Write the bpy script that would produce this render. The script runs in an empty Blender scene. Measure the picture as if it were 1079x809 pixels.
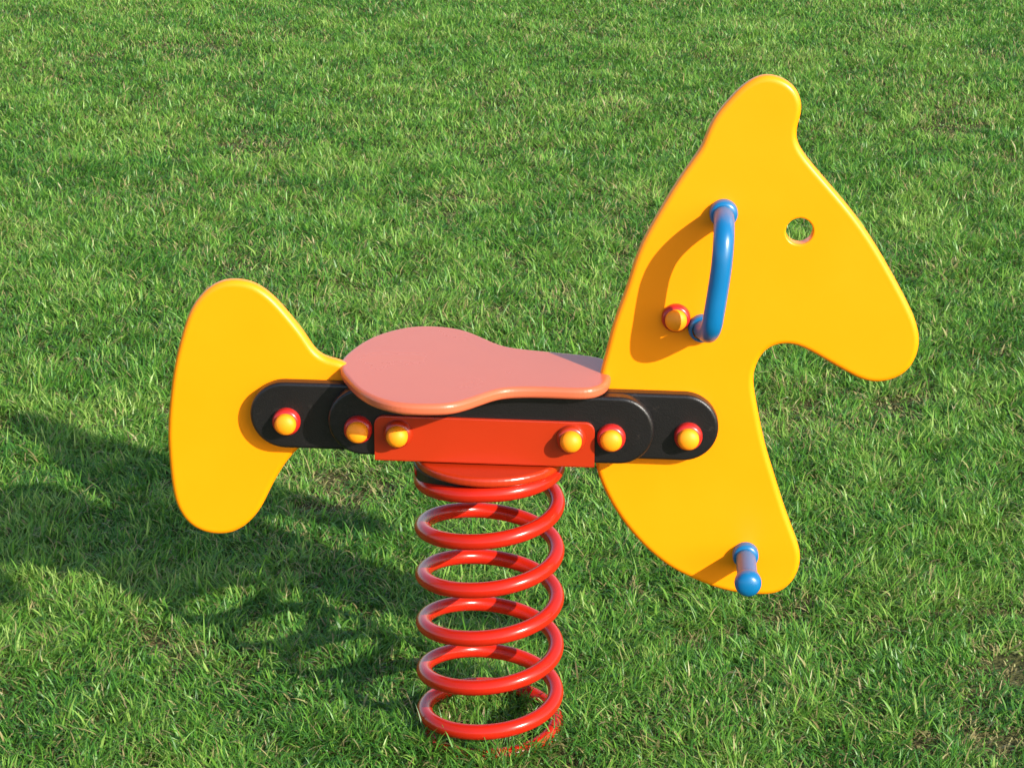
import bpy, bmesh, math, random
import numpy as np
from mathutils import Vector, Matrix

random.seed(4)
rng = np.random.default_rng(11)
sc = bpy.context.scene
C = sc.collection

# ------------------------------------------------------------------ helpers
def link(name, me, mat=None, parent=None):
    o = bpy.data.objects.new(name, me)
    C.objects.link(o)
    if mat: me.materials.append(mat)
    if parent: o.parent = parent
    return o

def finish(name, bm, mat, parent=None, flat=None):
    bmesh.ops.recalc_face_normals(bm, faces=bm.faces)
    for f in bm.faces:
        f.smooth = not (flat and flat(f))
    me = bpy.data.meshes.new(name)
    bm.to_mesh(me); bm.free()
    return link(name, me, mat, parent)

def catmull(pts, n=6):
    out = []; N = len(pts)
    for i in range(N):
        p0, p1, p2, p3 = (np.array(pts[(i+k-1) % N], float) for k in range(4))
        d1 = max(np.linalg.norm(p1-p0)**.5, 1e-4); d2 = max(np.linalg.norm(p2-p1)**.5, 1e-4); d3 = max(np.linalg.norm(p3-p2)**.5, 1e-4)
        m1 = (p2-p1)/d2 - (p2-p0)/(d1+d2) + (p1-p0)/d1
        m2 = (p3-p2)/d3 - (p3-p1)/(d2+d3) + (p2-p1)/d2
        m1 *= d2; m2 *= d2
        for j in range(n):
            t = j/n
            out.append((2*t**3-3*t*t+1)*p1 + (t**3-2*t*t+t)*m1 + (-2*t**3+3*t*t)*p2 + (t**3-t*t)*m2)
    return np.array(out)

def smooth_loop(p, it=3):
    for _ in range(it):
        p = .25*np.roll(p, 1, 0) + .5*p + .25*np.roll(p, -1, 0)
    return p

def open_spline(pts, n=8):
    P = [np.array(p, float) for p in pts]
    P = [2*P[0]-P[1]] + P + [2*P[-1]-P[-2]]
    out = []
    for i in range(1, len(P)-2):
        p0, p1, p2, p3 = P[i-1:i+3]
        for j in range(n):
            t = j/n
            out.append(.5*(2*p1+(p2-p0)*t+(2*p0-5*p1+4*p2-p3)*t*t+(3*p1-p0-3*p2+p3)*t**3))
    out.append(P[-2])
    return out

def area2(p):
    x, y = p[:, 0], p[:, 1]
    return float(np.sum(x*np.roll(y, -1) - y*np.roll(x, -1)))

def slab(bm, loops, t, r, place, n=7):
    """rounded slab: loops[0] outline, the others holes; place(a, b, h) -> xyz, h across the thickness"""
    ends = ([], [])
    for li, L in enumerate(loops):
        L = np.array(L, float)
        if (area2(L) > 0) != (li == 0): L = L[::-1]
        d = np.roll(L, -1, 0) - np.roll(L, 1, 0)
        d /= np.maximum(np.linalg.norm(d, axis=1), 1e-9)[:, None]
        nin = np.stack([-d[:, 1], d[:, 0]], 1)            # inward for the outline, away from the hole for holes
        rr = r if li == 0 else r*.35
        prof = []
        for k in range(n+1):
            a = math.pi/2*k/n
            prof.append((rr*(1-math.sin(a)), -(t/2-rr) - rr*math.cos(a)))
        prof += [(i, -h) for i, h in reversed(prof)]
        if abs(t/2-rr) < 1e-5: prof.pop(n+1)
        rings = []
        for ins, h in prof:
            q = L + nin*ins
            rings.append([bm.verts.new(place(a, b, h)) for a, b in q])
        N = len(L)
        for A, B in zip(rings, rings[1:]):
            for i in range(N):
                bm.faces.new((A[i], A[(i+1) % N], B[(i+1) % N], B[i]))
        ends[0].append(rings[0]); ends[1].append(rings[-1])
    caps = []
    for e in ends:
        eds = []
        for ring in e:
            for i in range(len(ring)):
                eds.append(bm.edges.get((ring[i], ring[(i+1) % len(ring)])))
        if len(e) == 1:
            caps.append(bm.faces.new(e[0]))
        else:
            g = bmesh.ops.triangle_fill(bm, use_beauty=True, use_dissolve=False, edges=eds)
            caps += [f for f in g['geom'] if isinstance(f, bmesh.types.BMFace)]
    for f in caps: f.tag = True
    return caps

def slab_obj(name, loops, t, r, place, mat, parent):
    bm = bmesh.new()
    slab(bm, loops, t, r, place)
    return finish(name, bm, mat, parent, flat=lambda f: f.tag)

def tube(bm, path, rad, seg=20, cap=True, taper=None):
    P = [Vector(p) for p in path]; rings = []
    T = (P[1]-P[0]).normalized()
    up = Vector((0, 0, 1)) if abs(T.z) < .9 else Vector((1, 0, 0))
    nrm = (up - T*up.dot(T)).normalized()
    for i, p in enumerate(P):
        t = (P[min(i+1, len(P)-1)] - P[max(i-1, 0)]).normalized()
        nrm = (nrm - t*nrm.dot(t)).normalized(); b = t.cross(nrm)
        rr = rad if taper is None else rad*taper[i]
        rings.append([bm.verts.new(p + (nrm*math.cos(a)+b*math.sin(a))*rr) for a in (2*math.pi*k/seg for k in range(seg))])
    for A, B in zip(rings, rings[1:]):
        for i in range(seg):
            bm.faces.new((A[i], A[(i+1) % seg], B[(i+1) % seg], B[i]))
    if cap:
        bm.faces.new(rings[0]); bm.faces.new(rings[-1])

def lathe(bm, prof, u, v, z, side=-1, seg=36):
    """profile (radius, height) turned about the axis across the panel; side -1 sticks out to the front"""
    rings = []
    for r, h in prof:
        if r < 1e-6: rings.append([bm.verts.new((u, v+side*h, z))])
        else: rings.append([bm.verts.new((u+r*math.cos(a), v+side*h, z+r*math.sin(a))) for a in (2*math.pi*k/seg for k in range(seg))])
    for A, B in zip(rings, rings[1:]):
        for i in range(seg):
            j = (i+1) % seg
            vs = (A[i], A[j], B[0]) if len(B) == 1 else (A[i], A[j], B[j], B[i])
            bm.faces.new(vs)

def capsule(x0, z0, x1, z1, r, n=26):
    a0 = math.atan2(z1-z0, x1-x0); out = []
    for (cx, cz, s) in ((x1, z1, -math.pi/2), (x0, z0, math.pi/2)):
        for k in range(n+1):
            a = a0 + s + math.pi*k/n
            out.append((cx+r*math.cos(a), cz+r*math.sin(a)))
    # extra points along the straights keep the normals there exact
    return np.array(out)

# ------------------------------------------------------------------ materials
def new_mat(name):
    m = bpy.data.materials.new(name); m.use_nodes = True
    nt = m.node_tree; b = nt.nodes['Principled BSDF']
    return m, nt, b

def plastic(name, col, rough=.35, bump=.06, scale=900, spec=.5, var=.05, coat=0, dirt=None, scratch=.0):
    m, nt, b = new_mat(name); N = nt.nodes.new; L = nt.links.new
    tc = N('ShaderNodeTexCoord')
    n1 = N('ShaderNodeTexNoise'); n1.inputs['Scale'].default_value = 9; n1.inputs['Detail'].default_value = 6
    L(tc.outputs['Object'], n1.inputs['Vector'])
    mix = N('ShaderNodeMixRGB'); mix.blend_type = 'MULTIPLY'; mix.inputs[0].default_value = 1
    mix.inputs[1].default_value = (*col, 1)
    mr = N('ShaderNodeMapRange'); mr.inputs['To Min'].default_value = 1-var; mr.inputs['To Max'].default_value = 1+var
    mr.inputs['From Min'].default_value = .3; mr.inputs['From Max'].default_value = .7
    L(n1.outputs['Fac'], mr.inputs['Value']); L(mr.outputs['Result'], mix.inputs[2])
    out = mix.outputs['Color']
    if dirt:
        n3 = N('ShaderNodeTexNoise'); n3.inputs['Scale'].default_value = 60; n3.inputs['Detail'].default_value = 8; n3.inputs['Roughness'].default_value = .7
        L(tc.outputs['Object'], n3.inputs['Vector'])
        r3 = N('ShaderNodeMapRange'); r3.inputs['From Min'].default_value = .60; r3.inputs['From Max'].default_value = .78; r3.inputs['To Max'].default_value = dirt[3]
        L(n3.outputs['Fac'], r3.inputs['Value'])
        m2 = N('ShaderNodeMixRGB'); L(r3.outputs['Result'], m2.inputs[0]); L(out, m2.inputs[1]); m2.inputs[2].default_value = (*dirt[:3], 1)
        out = m2.outputs['Color']
    L(out, b.inputs['Base Color'])
    n2 = N('ShaderNodeTexNoise'); n2.inputs['Scale'].default_value = scale; n2.inputs['Detail'].default_value = 3
    L(tc.outputs['Object'], n2.inputs['Vector'])
    bp = N('ShaderNodeBump'); bp.inputs['Strength'].default_value = bump; bp.inputs['Distance'].default_value = .001
    L(n2.outputs['Fac'], bp.inputs['Height']); L(bp.outputs['Normal'], b.inputs['Normal'])
    rr = N('ShaderNodeMapRange'); rr.inputs['To Min'].default_value = rough*.85; rr.inputs['To Max'].default_value = rough*1.2
    L(n1.outputs['Fac'], rr.inputs['Value']); L(rr.outputs['Result'], b.inputs['Roughness'])
    b.inputs['Specular IOR Level'].default_value = spec
    if coat:
        b.inputs['Coat Weight'].default_value = coat; b.inputs['Coat Roughness'].default_value = .12
    return m

YELLOW = plastic('yellow board', (.93, .265, .001), .33, .10, 700, .35, .02)
BLACK  = plastic('black board', (.0065, .0055, .006), .36, .35, 500, .45, .1, dirt=(.09, .07, .06, .35))
SEATM  = plastic('red seat board', (.50, .112, .050), .26, .12, 800, .55, .02)
REDM   = plastic('red painted steel', (.36, .022, .003), .30, .05, 300, .5, .03, coat=.25)
SPRM   = plastic('red spring paint', (.42, .013, .004), .20, .03, 200, .38, .03)
BLUEM  = plastic('blue plastic', (.001, .115, .28), .32, .05, 600, .5, .04)
WASHM  = plastic('red bolt washer', (.40, .014, .010), .28, .03, 600, .5, .03)
CAPM   = plastic('yellow bolt cap', (.93, .27, .004), .50, .03, 600, .35, .03)

HEAD = [(0.3502, 0.892), (0.3697, 0.8863), (0.384, 0.8741), (0.3908, 0.8578), (0.3906, 0.8417), (0.3867, 0.8254), (0.3878, 0.8086), (0.3979, 0.7911), (0.4145, 0.7712), (0.4374, 0.7452), (0.4631, 0.7152), (0.4875, 0.6815), (0.5106, 0.6442), (0.534, 0.6031), (0.5489, 0.572), (0.5542, 0.5476), (0.5514, 0.5265), (0.5425, 0.5085), (0.5266, 0.4958), (0.5035, 0.4901), (0.4835, 0.4933), (0.4597, 0.5053), (0.4358, 0.519), (0.4086, 0.5344), (0.3885, 0.5404), (0.3687, 0.5379), (0.354, 0.5264), (0.3449, 0.5048), (0.3438, 0.4871), (0.3479, 0.4624), (0.3611, 0.403), (0.3747, 0.3603), (0.3887, 0.317), (0.4025, 0.2802), (0.4123, 0.2532), (0.4142, 0.2363), (0.4112, 0.219), (0.4024, 0.2017), (0.3872, 0.1892), (0.3718, 0.1854), (0.3531, 0.1855), (0.3277, 0.1878), (0.3026, 0.194), (0.2708, 0.2072), (0.2455, 0.2202), (0.2232, 0.2369), (0.204, 0.2553), (0.1817, 0.2821), (0.1626, 0.312), (0.1498, 0.3387), (0.1417, 0.3621), (0.1376, 0.3984), (0.1389, 0.4451), (0.1455, 0.498), (0.1525, 0.5257), (0.1608, 0.5635), (0.1775, 0.614), (0.1916, 0.6641), (0.2158, 0.7131), (0.2431, 0.7615), (0.2672, 0.7983), (0.2738, 0.8168), (0.2837, 0.8385), (0.3006, 0.8603), (0.3175, 0.8784), (0.3347, 0.8893)]
TAIL = [(-0.3287, 0.6145), (-0.305, 0.6102), (-0.2819, 0.5944), (-0.2589, 0.5674), (-0.2407, 0.5427), (-0.227, 0.5204), (-0.2129, 0.5103), (-0.1930, 0.5052), (-0.1760, 0.4935), (-0.1387, 0.4768), (-0.1395, 0.4289), (-0.1549, 0.4125), (-0.2143, 0.4046), (-0.2502, 0.385), (-0.2728, 0.3582), (-0.2909, 0.3265), (-0.3065, 0.2945), (-0.3271, 0.2703), (-0.3497, 0.2581), (-0.3769, 0.2575), (-0.4012, 0.2686), (-0.4172, 0.2921), (-0.4233, 0.3184), (-0.4261, 0.3602), (-0.4262, 0.4017), (-0.4206, 0.4533), (-0.4122, 0.4995), (-0.4008, 0.5398), (-0.3874, 0.5752), (-0.367, 0.6003), (-0.3476, 0.6116)]
SEAT = [(-0.1959, 0.0197), (-0.1854, 0.062), (-0.168, 0.1057), (-0.1396, 0.1414), (-0.1092, 0.1606), (-0.0772, 0.1622), (-0.0443, 0.1512), (-0.017, 0.1238), (0.007, 0.0959), (0.0267, 0.0834), (0.0724, 0.0733), (0.1276, 0.0625), (0.149, 0.052), (0.1575, 0.033), (0.1595, 0.011), (0.1591, -0.0111), (0.1537, -0.0414), (0.1335, -0.0636), (0.0924, -0.0647), (0.0584, -0.0651), (0.0256, -0.0714), (0.0085, -0.0851), (-0.0137, -0.1118), (-0.036, -0.1323), (-0.0589, -0.1393), (-0.1032, -0.1402), (-0.1346, -0.1222), (-0.162, -0.0899), (-0.1845, -0.0384), (-0.1952, -0.008)]

# ------------------------------------------------------------------ the spring rocker
toy = bpy.data.objects.new('spring_rocker', None); C.objects.link(toy)
toy.rotation_euler = (0, 0, math.radians(-3))
toy['label'] = 'yellow horse-shaped spring rocker with pink seat and red coil spring on the lawn'
toy['category'] = 'spring rocker'
XZ = lambda off: (lambda a, b, h: (a, off+h, b))

head = smooth_loop(catmull(HEAD, 6), 6)
er, ec = .0172, (.3950, .6925)
eye = np.array([(ec[0]+er*math.cos(a), ec[1]+er*math.sin(a)) for a in np.linspace(0, 2*math.pi, 49)[:-1]])
o = slab_obj('head_panel', [head, eye], .0195, .0075, XZ(0), YELLOW, toy)
tail = smooth_loop(catmull(TAIL, 6), 6)
slab_obj('tail_panel', [tail], .0195, .0075, XZ(0), YELLOW, toy)

# bars: front and back of the panels
for s in (-1, 1):
    a = slab_obj('end_bar', [capsule(-.2660, .4375, -.120, .4355, .0458)], .0195, .0045, XZ(s*.0197), BLACK, toy)
    b = slab_obj('end_bar', [capsule(.120, .4325, .2540, .4303, .0458)], .0195, .0045, XZ(s*.0197), BLACK, toy)
    c = slab_obj('side_bar', [capsule(-.1605, .4384, .1700, .4322, .0462)], .0195, .0045, XZ(s*.0395), BLACK, toy)

def tilt(u): return -.0165*u

# seat
seat = smooth_loop(catmull(SEAT, 6), 8)
seat[:, 1] += np.where(seat[:, 1] > 0, .003, -.004)*np.clip(np.abs(seat[:, 1])/.03, 0, 1)
slab_obj('seat', [seat], .0155, .0060, lambda a, b, h: (a, b, .4905+h-.0155*a), SEATM, toy)

# bracket: folded channel with rounded upper corners
bm = bmesh.new()
u0, u1, z0, z1, rc = -.1462, .1398, .3862, .4475, .013
pl = [(u0, z0+tilt(u0)), (u1, z0+tilt(u1))]
for cx, s in ((u1-rc, 0), (u0+rc, math.pi/2)):
    for k in range(9):
        a = s + math.pi/2*k/8
        pl.append((cx+rc*math.cos(a), z1-rc+rc*math.sin(a)+tilt(cx)*1.0))
for s in (-1, 1):
    slab(bm, [np.array(pl)], .0055, .0012, XZ(s*.0524), 3)
slab(bm, [np.array([(u0+.001, -.0545), (u1-.001, -.0545), (u1-.001, .0545), (u0+.001, .0545)])], .005, .001, lambda a, b, h: (a, b, .3862+.0015+h+tilt(a)), 3)
finish('bracket', bm, REDM, toy, flat=lambda f: f.tag)
# round plate welded under the bracket
bm = bmesh.new()
n = 72
circ = np.array([(.100*math.cos(2*math.pi*k/n), .100*math.sin(2*math.pi*k/n)) for k in range(n)])
slab(bm, [circ], .013, .005, lambda a, b, h: (a, b, .3762+h+tilt(a)*.6), 5)
finish('top_plate', bm, REDM, toy, flat=lambda f: f.tag)
# added black disc standing in for the dark area between plate and top coil
bm = bmesh.new()
blk = np.array([(-.020+.080*math.cos(2*math.pi*k/72), .080*math.sin(2*math.pi*k/72)) for k in range(72)])
slab(bm, [blk], .019, .003, lambda a, b, h: (a, b, .3598+h+tilt(a)*.6), 3)
finish('dark_filler_disc', bm, BLACK, toy, flat=lambda f: f.tag)

# coil spring
fz = [.3575, .2915, .2226, .1528, .0807, .0138, -.023, -.034]
def coil_z(t):
    if t < 0: return .3575 + .0035*min(1, -t/.2)
    i = min(int(t), 6); f = t-i
    # monotone cubic between the measured turns
    def m(k):
        if k <= 0: return -.052
        if k >= 7: return -.006
        return (fz[k+1]-fz[k-1])/2
    m0, m1 = m(i), m(i+1)
    if i == 0: m0 = -.060
    return (2*f**3-3*f*f+1)*fz[i]+(f**3-2*f*f+f)*m0+(-2*f**3+3*f*f)*fz[i+1]+(f**3-f*f)*m1
path = []
t = -.80
while t <= 6.25:
    a = -math.pi/2 - 2*math.pi*t          # downwards the coil runs front, left, back, right
    path.append((.090*math.cos(a), .090*math.sin(a), coil_z(t)))
    t += 1/72
bm = bmesh.new(); tube(bm, path, .0106, 20)
finish('coil_spring', bm, SPRM, toy)
# bolts: red domed washer with a yellow cap
def dome(r, h0, h, n=8, start=0.0):
    out = [(r, start)]
    if h0 > 0: out.append((r, h0))
    for k in range(1, n+1):
        a = math.pi/2*k/n
        out.append((r*math.cos(a) if k < n else 0, h0+(h-h0)*math.sin(a)))
    return out
def washer_prof(r, h):
    out = [(r, 0), (r, h*.35)]
    for k in range(1, 7):
        a = math.pi/2*k/6
        out.append((r-.0055*(1-math.cos(a)), h*.35+h*.65*math.sin(a)))
    out.append((0, h))
    return out
W = WASHM
bolts = [(-.2635, .4305, .0295), (-.1672, .4290, .0493), (.1612, .4242, .0493), (.2608, .4205, .0295), (.2415, .5755, .0098)]
cap_mesh = None
def bolt(u, z, v, side, h=.0105, ch=.0235, mat=WASHM):
    global cap_mesh
    bm = bmesh.new()
    lathe(bm, washer_prof(.0186, h), u, side*v, z, side)
    w = finish('bolt', bm, mat, toy)
    bm = bmesh.new()
    lathe(bm, [(r, hh) for r, hh in dome(.0140, h+.004, ch, 10, h-.003)], u, side*v, z, side)
    finish('bolt_cap', bm, CAPM, w)
for u, z, v in bolts:
    for s in (-1, 1): bolt(u, z, v, s)
for u, z in ((-.1150, .4265), (.1095, .4240)):
    for s in (-1, 1): bolt(u, z, .0550, s, ch=.0260, mat=REDM)

# grab handle and foot peg on both sides of the head
for s in (-1, 1):
    hp = [(.2985, .006, .7160), (.2983, .030, .7160), (.2981, .055, .7130), (.2975, .0730, .7030), (.2966, .0820, .6860), (.2950, .0850, .6650), (.2915, .0855, .6350), (.2880, .0855, .6080), (.2855, .0815, .5890), (.2825, .068, .5760), (.2800, .046, .5690), (.2770, .024, .5645), (.2755, .006, .5625)]
    bm = bmesh.new()
    tube(bm, [(a, s*b, c) for a, b, c in open_spline(hp, 7)], .0131, 24)
    hd = finish('handle', bm, BLUEM, toy)
    for (u, z) in ((.2985, .7160), (.2755, .5625)):
        bm = bmesh.new(); lathe(bm, [(.0180, 0), (.0180, .007), (.0175, .0095), (.0160, .0125), (.0131, .0135)], u, s*.0098, z, s)
        finish('flange', bm, BLUEM, hd)
    pu, pz = .3412, .2462
    bm = bmesh.new(); lathe(bm, [(.0131, 0), (.0131, .085)], pu, s*.0098, pz, s)
    pg = finish('foot_peg', bm, BLUEM, toy)
    bm = bmesh.new(); lathe(bm, [(.0172, 0), (.0172, .009), (.0165, .0115), (.0150, .013), (.0131, .0138)], pu, s*.0098, pz, s)
    finish('flange', bm, BLUEM, pg)
    bm = bmesh.new(); lathe(bm, [(.0131, .080), (.0150, .082), (.0168, .085), (.0176, .090), (.0172, .096), (.0155, .101), (.0120, .1045), (.006, .1065), (0, .107)], pu, s*.0098, pz, s)
    finish('end_cap', bm, BLUEM, pg)

# ------------------------------------------------------------------ ground
SOIL = -.026
def hash_noise(x, y, cell, seed):
    r = np.random.default_rng(seed); g = r.random((256, 256))
    xs, ys = x/cell, y/cell
    xi, yi = np.floor(xs).astype(int), np.floor(ys).astype(int)
    fx, fy = xs-xi, ys-yi
    fx = fx*fx*(3-2*fx); fy = fy*fy*(3-2*fy)
    a = g[xi & 255, yi & 255]; b = g[(xi+1) & 255, yi & 255]; c = g[xi & 255, (yi+1) & 255]; d = g[(xi+1) & 255, (yi+1) & 255]
    return (a*(1-fx)+b*fx)*(1-fy)+(c*(1-fx)+d*fx)*fy

def fbm(x, y, cell, seed, o=3):
    s = 0; w = 0
    for k in range(o):
        s = s + hash_noise(x, y, cell/2**k, seed+k)*.5**k; w += .5**k
    return s/w

def soil_h(x, y):
    return SOIL + .012*(fbm(x, y, .35, 50, 4)-.5)

m, nt, b = new_mat('soil and thatch'); N = nt.nodes.new; L = nt.links.new
tc = N('ShaderNodeTexCoord')
n1 = N('ShaderNodeTexNoise'); n1.inputs['Scale'].default_value = 3; n1.inputs['Detail'].default_value = 12; n1.inputs['Roughness'].default_value = .7
n2 = N('ShaderNodeTexNoise'); n2.inputs['Scale'].default_value = 120; n2.inputs['Detail'].default_value = 8
L(tc.outputs['Object'], n1.inputs['Vector']); L(tc.outputs['Object'], n2.inputs['Vector'])
r1 = N('ShaderNodeValToRGB'); r1.color_ramp.elements[0].color = (.045, .062, .018, 1); r1.color_ramp.elements[1].color = (.11, .085, .042, 1)
r1.color_ramp.elements[0].position = .35; r1.color_ramp.elements[1].position = .68
L(n1.outputs['Fac'], r1.inputs['Fac'])
mx = N('ShaderNodeMixRGB'); mx.blend_type = 'MULTIPLY'; mx.inputs[0].default_value = .8
r2 = N('ShaderNodeValToRGB'); r2.color_ramp.elements[0].color = (.4, .4, .4, 1); r2.color_ramp.elements[1].color = (1.6, 1.5, 1.3, 1); r2.color_ramp.elements[0].position = .3; r2.color_ramp.elements[1].position = .7
L(n2.outputs['Fac'], r2.inputs['Fac']); L(r1.outputs['Color'], mx.inputs[1]); L(r2.outputs['Color'], mx.inputs[2])
# far out, where single blades are not built, the sheet itself has the lawn's colour
pos = N('ShaderNodeSeparateXYZ'); L(tc.outputs['Object'], pos.inputs[0])
ln = N('ShaderNodeVectorMath'); ln.operation = 'LENGTH'; L(tc.outputs['Object'], ln.inputs[0])
fr = N('ShaderNodeMapRange'); fr.inputs['From Min'].default_value = 9; fr.inputs['From Max'].default_value = 16
L(ln.outputs['Value'], fr.inputs['Value'])
mg = N('ShaderNodeMixRGB'); L(fr.outputs['Result'], mg.inputs[0]); L(mx.outputs['Color'], mg.inputs[1]); mg.inputs[2].default_value = (.055, .105, .022, 1)
L(mg.outputs['Color'], b.inputs['Base Color']); b.inputs['Roughness'].default_value = .95; b.inputs['Specular IOR Level'].default_value = .1
bp = N('ShaderNodeBump'); bp.inputs['Strength'].default_value = 1; bp.inputs['Distance'].default_value = .012
L(n2.outputs['Fac'], bp.inputs['Height']); L(bp.outputs['Normal'], b.inputs['Normal'])
ax = np.concatenate([-np.geomspace(150, 8, 10)[:-1], np.linspace(-8, 8, 240), np.geomspace(8, 150, 10)[1:]])
GX, GY = np.meshgrid(ax, ax, indexing='ij'); GZ = soil_h(GX, GY)
n = len(ax); V = np.stack([GX, GY, GZ], -1).reshape(-1, 3)
idx = np.arange(n*n).reshape(n, n)
Fq = np.stack([idx[:-1, :-1], idx[1:, :-1], idx[1:, 1:], idx[:-1, 1:]], -1).reshape(-1, 4)
def np_mesh(name, V, quads, tris=None, smooth=True, mat_idx=None):
    me = bpy.data.meshes.new(name)
    me.vertices.add(len(V)); me.vertices.foreach_set('co', V.astype(np.float32).ravel())
    nq = len(quads); ntr = 0 if tris is None else len(tris)
    lo = np.concatenate([quads.ravel(), tris.ravel()]) if ntr else quads.ravel()
    me.loops.add(len(lo)); me.loops.foreach_set('vertex_index', lo.astype(np.int32))
    me.polygons.add(nq+ntr)
    st = np.concatenate([np.arange(nq)*4, nq*4+np.arange(ntr)*3]).astype(np.int32)
    me.polygons.foreach_set('loop_start', st)
    me.polygons.foreach_set('use_smooth', np.full(nq+ntr, smooth))
    me.update(calc_edges=True)
    return me
g = link('ground', np_mesh('ground', V, Fq), m)
g['kind'] = 'structure'; g['label'] = 'brown soil and thatch under the lawn'

# ------------------------------------------------------------------ grass
CX, CY = .03, -3.03
def scatter(dens, y0, y1, half):
    A = (y1-y0)*2*half(y1)
    k = int(dens*A)
    y = rng.uniform(y0, y1, k); x = rng.uniform(-half(y1), half(y1), k)+CX
    keep = np.abs(x-CX) < half(y)
    return x[keep], y[keep]
view = lambda y: .2075*(y-CY)*1.04 + .16
def blades(x, y, seg, wmul=1.0, hmul=1.0):
    n = len(x)
    # tufts: blades gather and lean together
    pat = fbm(x, y, .30, 7, 3); fine = fbm(x, y, .045, 21, 2); mid = fbm(x, y, .11, 33, 2)
    bare = np.zeros(n)
    for (bx, by, br, st) in BARE:
        d = np.hypot((x-bx), (y-by)*.9)/br + (fine-.5)*2.2
        bare = np.maximum(bare, st*np.clip(1.15-d, 0, 1))
    thin = np.clip((.42-fine)*3, 0, .85) + np.clip((.36-pat)*2, 0, .5)
    keep = rng.random(n) > np.clip(bare*.70 + thin*.5, 0, .85)
    x, y, pat, fine, mid, bare = (q[keep] for q in (x, y, pat, fine, mid, bare)); n = len(x)
    rnd = rng.random(n)
    hgt = .012 + .020*fine + .018*(mid-.35) + .0075*rng.standard_normal(n) + .007*(pat-.5)
    hgt = np.where(rng.random(n) < .30, hgt*.6, hgt)
    tall = rng.random(n) < .07
    hgt = np.where(tall, hgt*1.35+.006, hgt)
    hgt = .86*hmul*np.clip(hgt, .012, .078)*(1-.45*bare) + .030*np.exp(-((np.hypot(x, y)-.11)/.035)**2)*rng.random(n)**1.5
    wid = (.0009 + .0008*rng.random(n) + .0009*(rng.random(n) < .12))*wmul
    # lean direction
    th = 2*math.pi*(fbm(x, y, .09, 90, 2)*2.2) + rng.normal(0, 1.35, n)
    lean = np.abs(rng.normal(.70, .42, n)) + .35*(1-fine)
    flat = rng.random(n) < (.15+.3*bare)
    lean = np.where(flat, 1.35+.2*rng.random(n), np.clip(lean, .02, 1.35))
    bend = rng.normal(.70, .50, n)
    dirx, diry = np.cos(th), np.sin(th)
    # blade faces turn about their own axis
    tw = th + math.pi/2 + rng.normal(0, .8, n)
    wx, wy = np.cos(tw), np.sin(tw)
    lv = seg+1; cols = []
    px, py, pz = x.copy(), y.copy(), soil_h(x, y)-.002 + flat*.006
    ang = lean*.5
    vs = np.zeros((n, 2*seg+1, 3), np.float32)
    for k in range(lv):
        f = k/seg
        w = wid*(1-f**2.2)*(.75+.5*min(f*2, 1)*.5)
        if k < seg:
            vs[:, 2*k, 0] = px-wx*w; vs[:, 2*k, 1] = py-wy*w; vs[:, 2*k, 2] = pz
            vs[:, 2*k+1, 0] = px+wx*w; vs[:, 2*k+1, 1] = py+wy*w; vs[:, 2*k+1, 2] = pz
        else:
            vs[:, 2*k, 0] = px; vs[:, 2*k, 1] = py; vs[:, 2*k, 2] = pz
        ang = lean*.55 + (lean*.45+bend)*f
        ang = np.minimum(ang, 1.9)
        s = hgt/seg*1.12
        px = px + dirx*np.sin(ang)*s; py = py + diry*np.sin(ang)*s; pz = pz + np.cos(ang)*s
        pz = np.maximum(pz, SOIL-.002)
    V = vs.reshape(-1, 3)
    base = (np.arange(n)*(2*seg+1))[:, None]
    quads = np.concatenate([base + np.array([[2*k, 2*k+1, 2*k+3, 2*k+2]]) for k in range(seg-1)])
    tris = base + np.array([[2*seg-2, 2*seg-1, 2*seg]])
    # colour: 0..1 along the ramp of greens, above 1 dry
    dryp = .03 + .11*np.clip((.45-pat)*5, 0, 1) + .45*bare + .22*flat + .10*np.clip((.40-fine)*5, 0, 1)
    dry = rng.random(n) < dryp
    c = np.clip(.52 + .30*rng.standard_normal(n) + .5*(fbm(x, y, .30, 61, 3)-.5) + .7*(mid-.5), 0, 1)
    col = np.where(dry, 1.2+.8*rng.random(n), c)
    colv = np.repeat(col, 2*seg+1)
    hv = np.tile(np.array([k/seg for k in range(seg) for _ in (0, 1)]+[1.0]), n)
    return V, quads, tris, colv, hv

BARE = [(.80, .18, .10, 1.0), (1.02, .42, .10, .95), (.66, -.04, .06, .8), (-.27, .85, .10, .75), (1.05, .10, .06, .8), (-.62, 3.1, .12, .6), (.45, .35, .05, .6),
        (-.13, 2.6, .10, .5), (-1.1, 1.9, .08, .5), (.30, .25, .05, .6), (1.2, 3.4, .12, .5), (-.9, 4.3, .15, .5), (-1.35, 2.9, .1, .5), (-.45, .25, .05, .5), (.75, 1.25, .06, .5)]
parts = []
x, y = scatter(90000, -.45, 1.1, view); parts.append(blades(x, y, 4, .95))
x, y = scatter(64000, 1.1, 3.0, view); parts.append(blades(x, y, 3, 1.1))
x, y = scatter(42000, 3.0, 6.2, view); parts.append(blades(x, y, 2, 1.2, .86))
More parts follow.
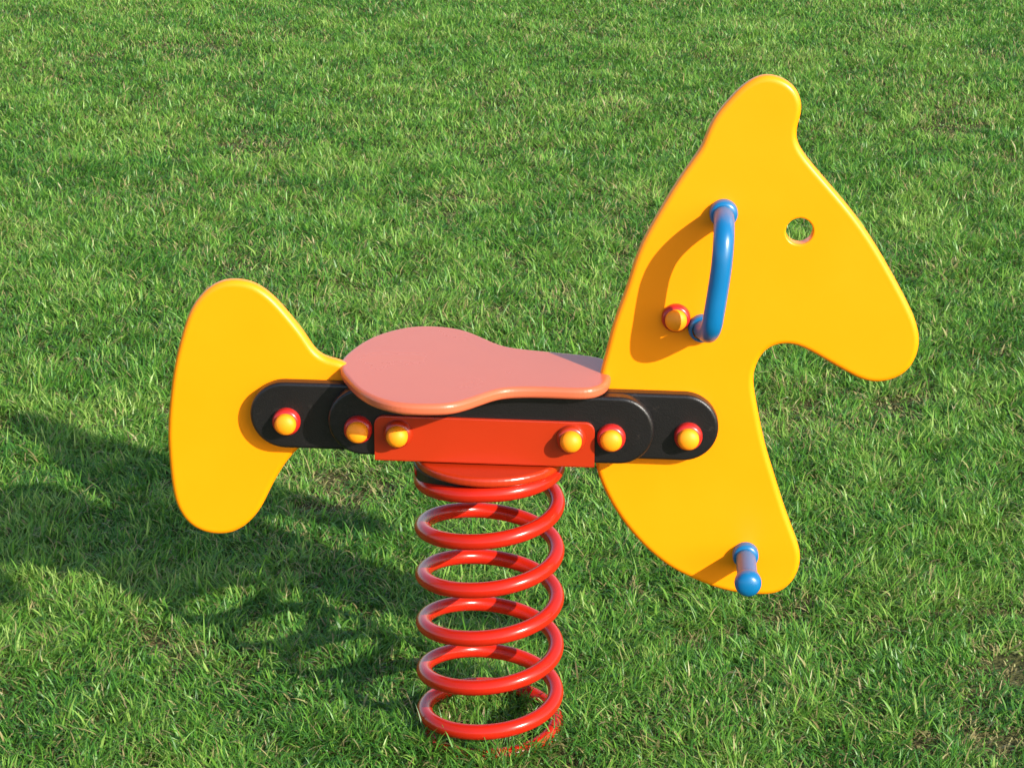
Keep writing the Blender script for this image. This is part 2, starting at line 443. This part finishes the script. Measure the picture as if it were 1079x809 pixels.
# the rest of the lawn, outside this view
x, y = rng.uniform(-3.6, 3.6, 230000), rng.uniform(-2.2, 9.0, 230000)
k = (np.abs(x-CX) > view(y)) | (y < -.45) | (y > 6.2); parts.append(blades(x[k], y[k], 2, 2.2))
Vs, Qs, Ts, Cs, Hs = [], [], [], [], []; off = 0
for V, q, t, c, h in parts:
    Vs.append(V); Qs.append(q+off); Ts.append(t+off); Cs.append(c); Hs.append(h); off += len(V)
me = np_mesh('lawn_grass', np.concatenate(Vs), np.concatenate(Qs), np.concatenate(Ts))
at = me.attributes.new('tone', 'FLOAT', 'POINT'); at.data.foreach_set('value', np.concatenate(Cs).astype(np.float32))
at = me.attributes.new('along', 'FLOAT', 'POINT'); at.data.foreach_set('value', np.concatenate(Hs).astype(np.float32))
print('grass verts', off)

m, nt, b = new_mat('grass blades'); N = nt.nodes.new; L = nt.links.new
a1 = N('ShaderNodeAttribute'); a1.attribute_name = 'tone'
a2 = N('ShaderNodeAttribute'); a2.attribute_name = 'along'
hf = N('ShaderNodeMath'); hf.operation = 'MULTIPLY'; hf.inputs[1].default_value = .5; L(a1.outputs['Fac'], hf.inputs[0])
rp = N('ShaderNodeValToRGB'); cr = rp.color_ramp
els = [(0, (.038, .148, .020)), (.15, (.076, .228, .025)), (.30, (.130, .312, .035)), (.42, (.210, .388, .050)), (.50, (.300, .436, .095)), (.56, (.44, .43, .17)), (.75, (.38, .32, .13)), (1, (.27, .21, .09))]
while len(cr.elements) < len(els): cr.elements.new(.5)
for e, (p, c) in zip(cr.elements, els): e.position = p; e.color = (*c, 1)
L(hf.outputs[0], rp.inputs['Fac'])
# pale sheath at the foot of each blade
r2 = N('ShaderNodeMapRange'); r2.inputs['From Max'].default_value = .4; r2.inputs['To Min'].default_value = .45; r2.inputs['To Max'].default_value = 0
L(a2.outputs['Fac'], r2.inputs['Value'])
mx = N('ShaderNodeMixRGB'); L(r2.outputs['Result'], mx.inputs[0]); L(rp.outputs['Color'], mx.inputs[1]); mx.inputs[2].default_value = (.12, .20, .05, 1)
L(mx.outputs['Color'], b.inputs['Base Color']); b.inputs['Roughness'].default_value = .42; b.inputs['Specular IOR Level'].default_value = .45
tr = N('ShaderNodeBsdfTranslucent')
hs = N('ShaderNodeHueSaturation'); hs.inputs['Value'].default_value = 1.15; hs.inputs['Hue'].default_value = .49; L(mx.outputs['Color'], hs.inputs['Color']); L(hs.outputs['Color'], tr.inputs['Color'])
ms = N('ShaderNodeMixShader'); ms.inputs[0].default_value = .45
L(b.outputs[0], ms.inputs[1]); L(tr.outputs[0], ms.inputs[2]); L(ms.outputs[0], nt.nodes['Material Output'].inputs['Surface'])
gr = link('lawn_grass', me, m)
gr['kind'] = 'stuff'; gr['label'] = 'short green lawn grass with a few dry yellow blades'; gr['category'] = 'grass'

# ------------------------------------------------------------------ light
S = Vector((-1.35, 1.33, -1.0)).normalized()             # the way the sunlight travels
sun = bpy.data.objects.new('sun', bpy.data.lights.new('sun', 'SUN')); C.objects.link(sun)
sun.data.energy = 3.9; sun.data.angle = math.radians(.53); sun.data.color = (1, .94, .82)
sun.rotation_euler = S.to_track_quat('-Z', 'Y').to_euler()
w = bpy.data.worlds.new('World'); sc.world = w; w.use_nodes = True
nt = w.node_tree; sky = nt.nodes.new('ShaderNodeTexSky'); sky.sky_type = 'NISHITA'; sky.sun_disc = False
sky.sun_elevation = math.asin(-S.z); sky.sun_rotation = math.atan2(-S.x, -S.y)
bg = nt.nodes['Background']; nt.links.new(sky.outputs[0], bg.inputs['Color']); bg.inputs['Strength'].default_value = .125

# ------------------------------------------------------------------ camera
cam = bpy.data.objects.new('camera', bpy.data.cameras.new('camera')); C.objects.link(cam)
cam.location = (CX, CY, 1.585); cam.rotation_euler = (math.radians(90-20.1), 0, 0)
cam.data.sensor_width = 36; cam.data.lens = 2600/1079*36; cam.data.clip_start = .05; cam.data.clip_end = 1000
sc.camera = cam
sc.view_settings.view_transform = 'Standard'; sc.view_settings.look = 'None'; sc.view_settings.gamma = 1
sc.view_settings.exposure = 1.1
sc.render.film_transparent = False
sc.cycles.max_bounces = 8; sc.cycles.transmission_bounces = 4; sc.cycles.diffuse_bounces = 4
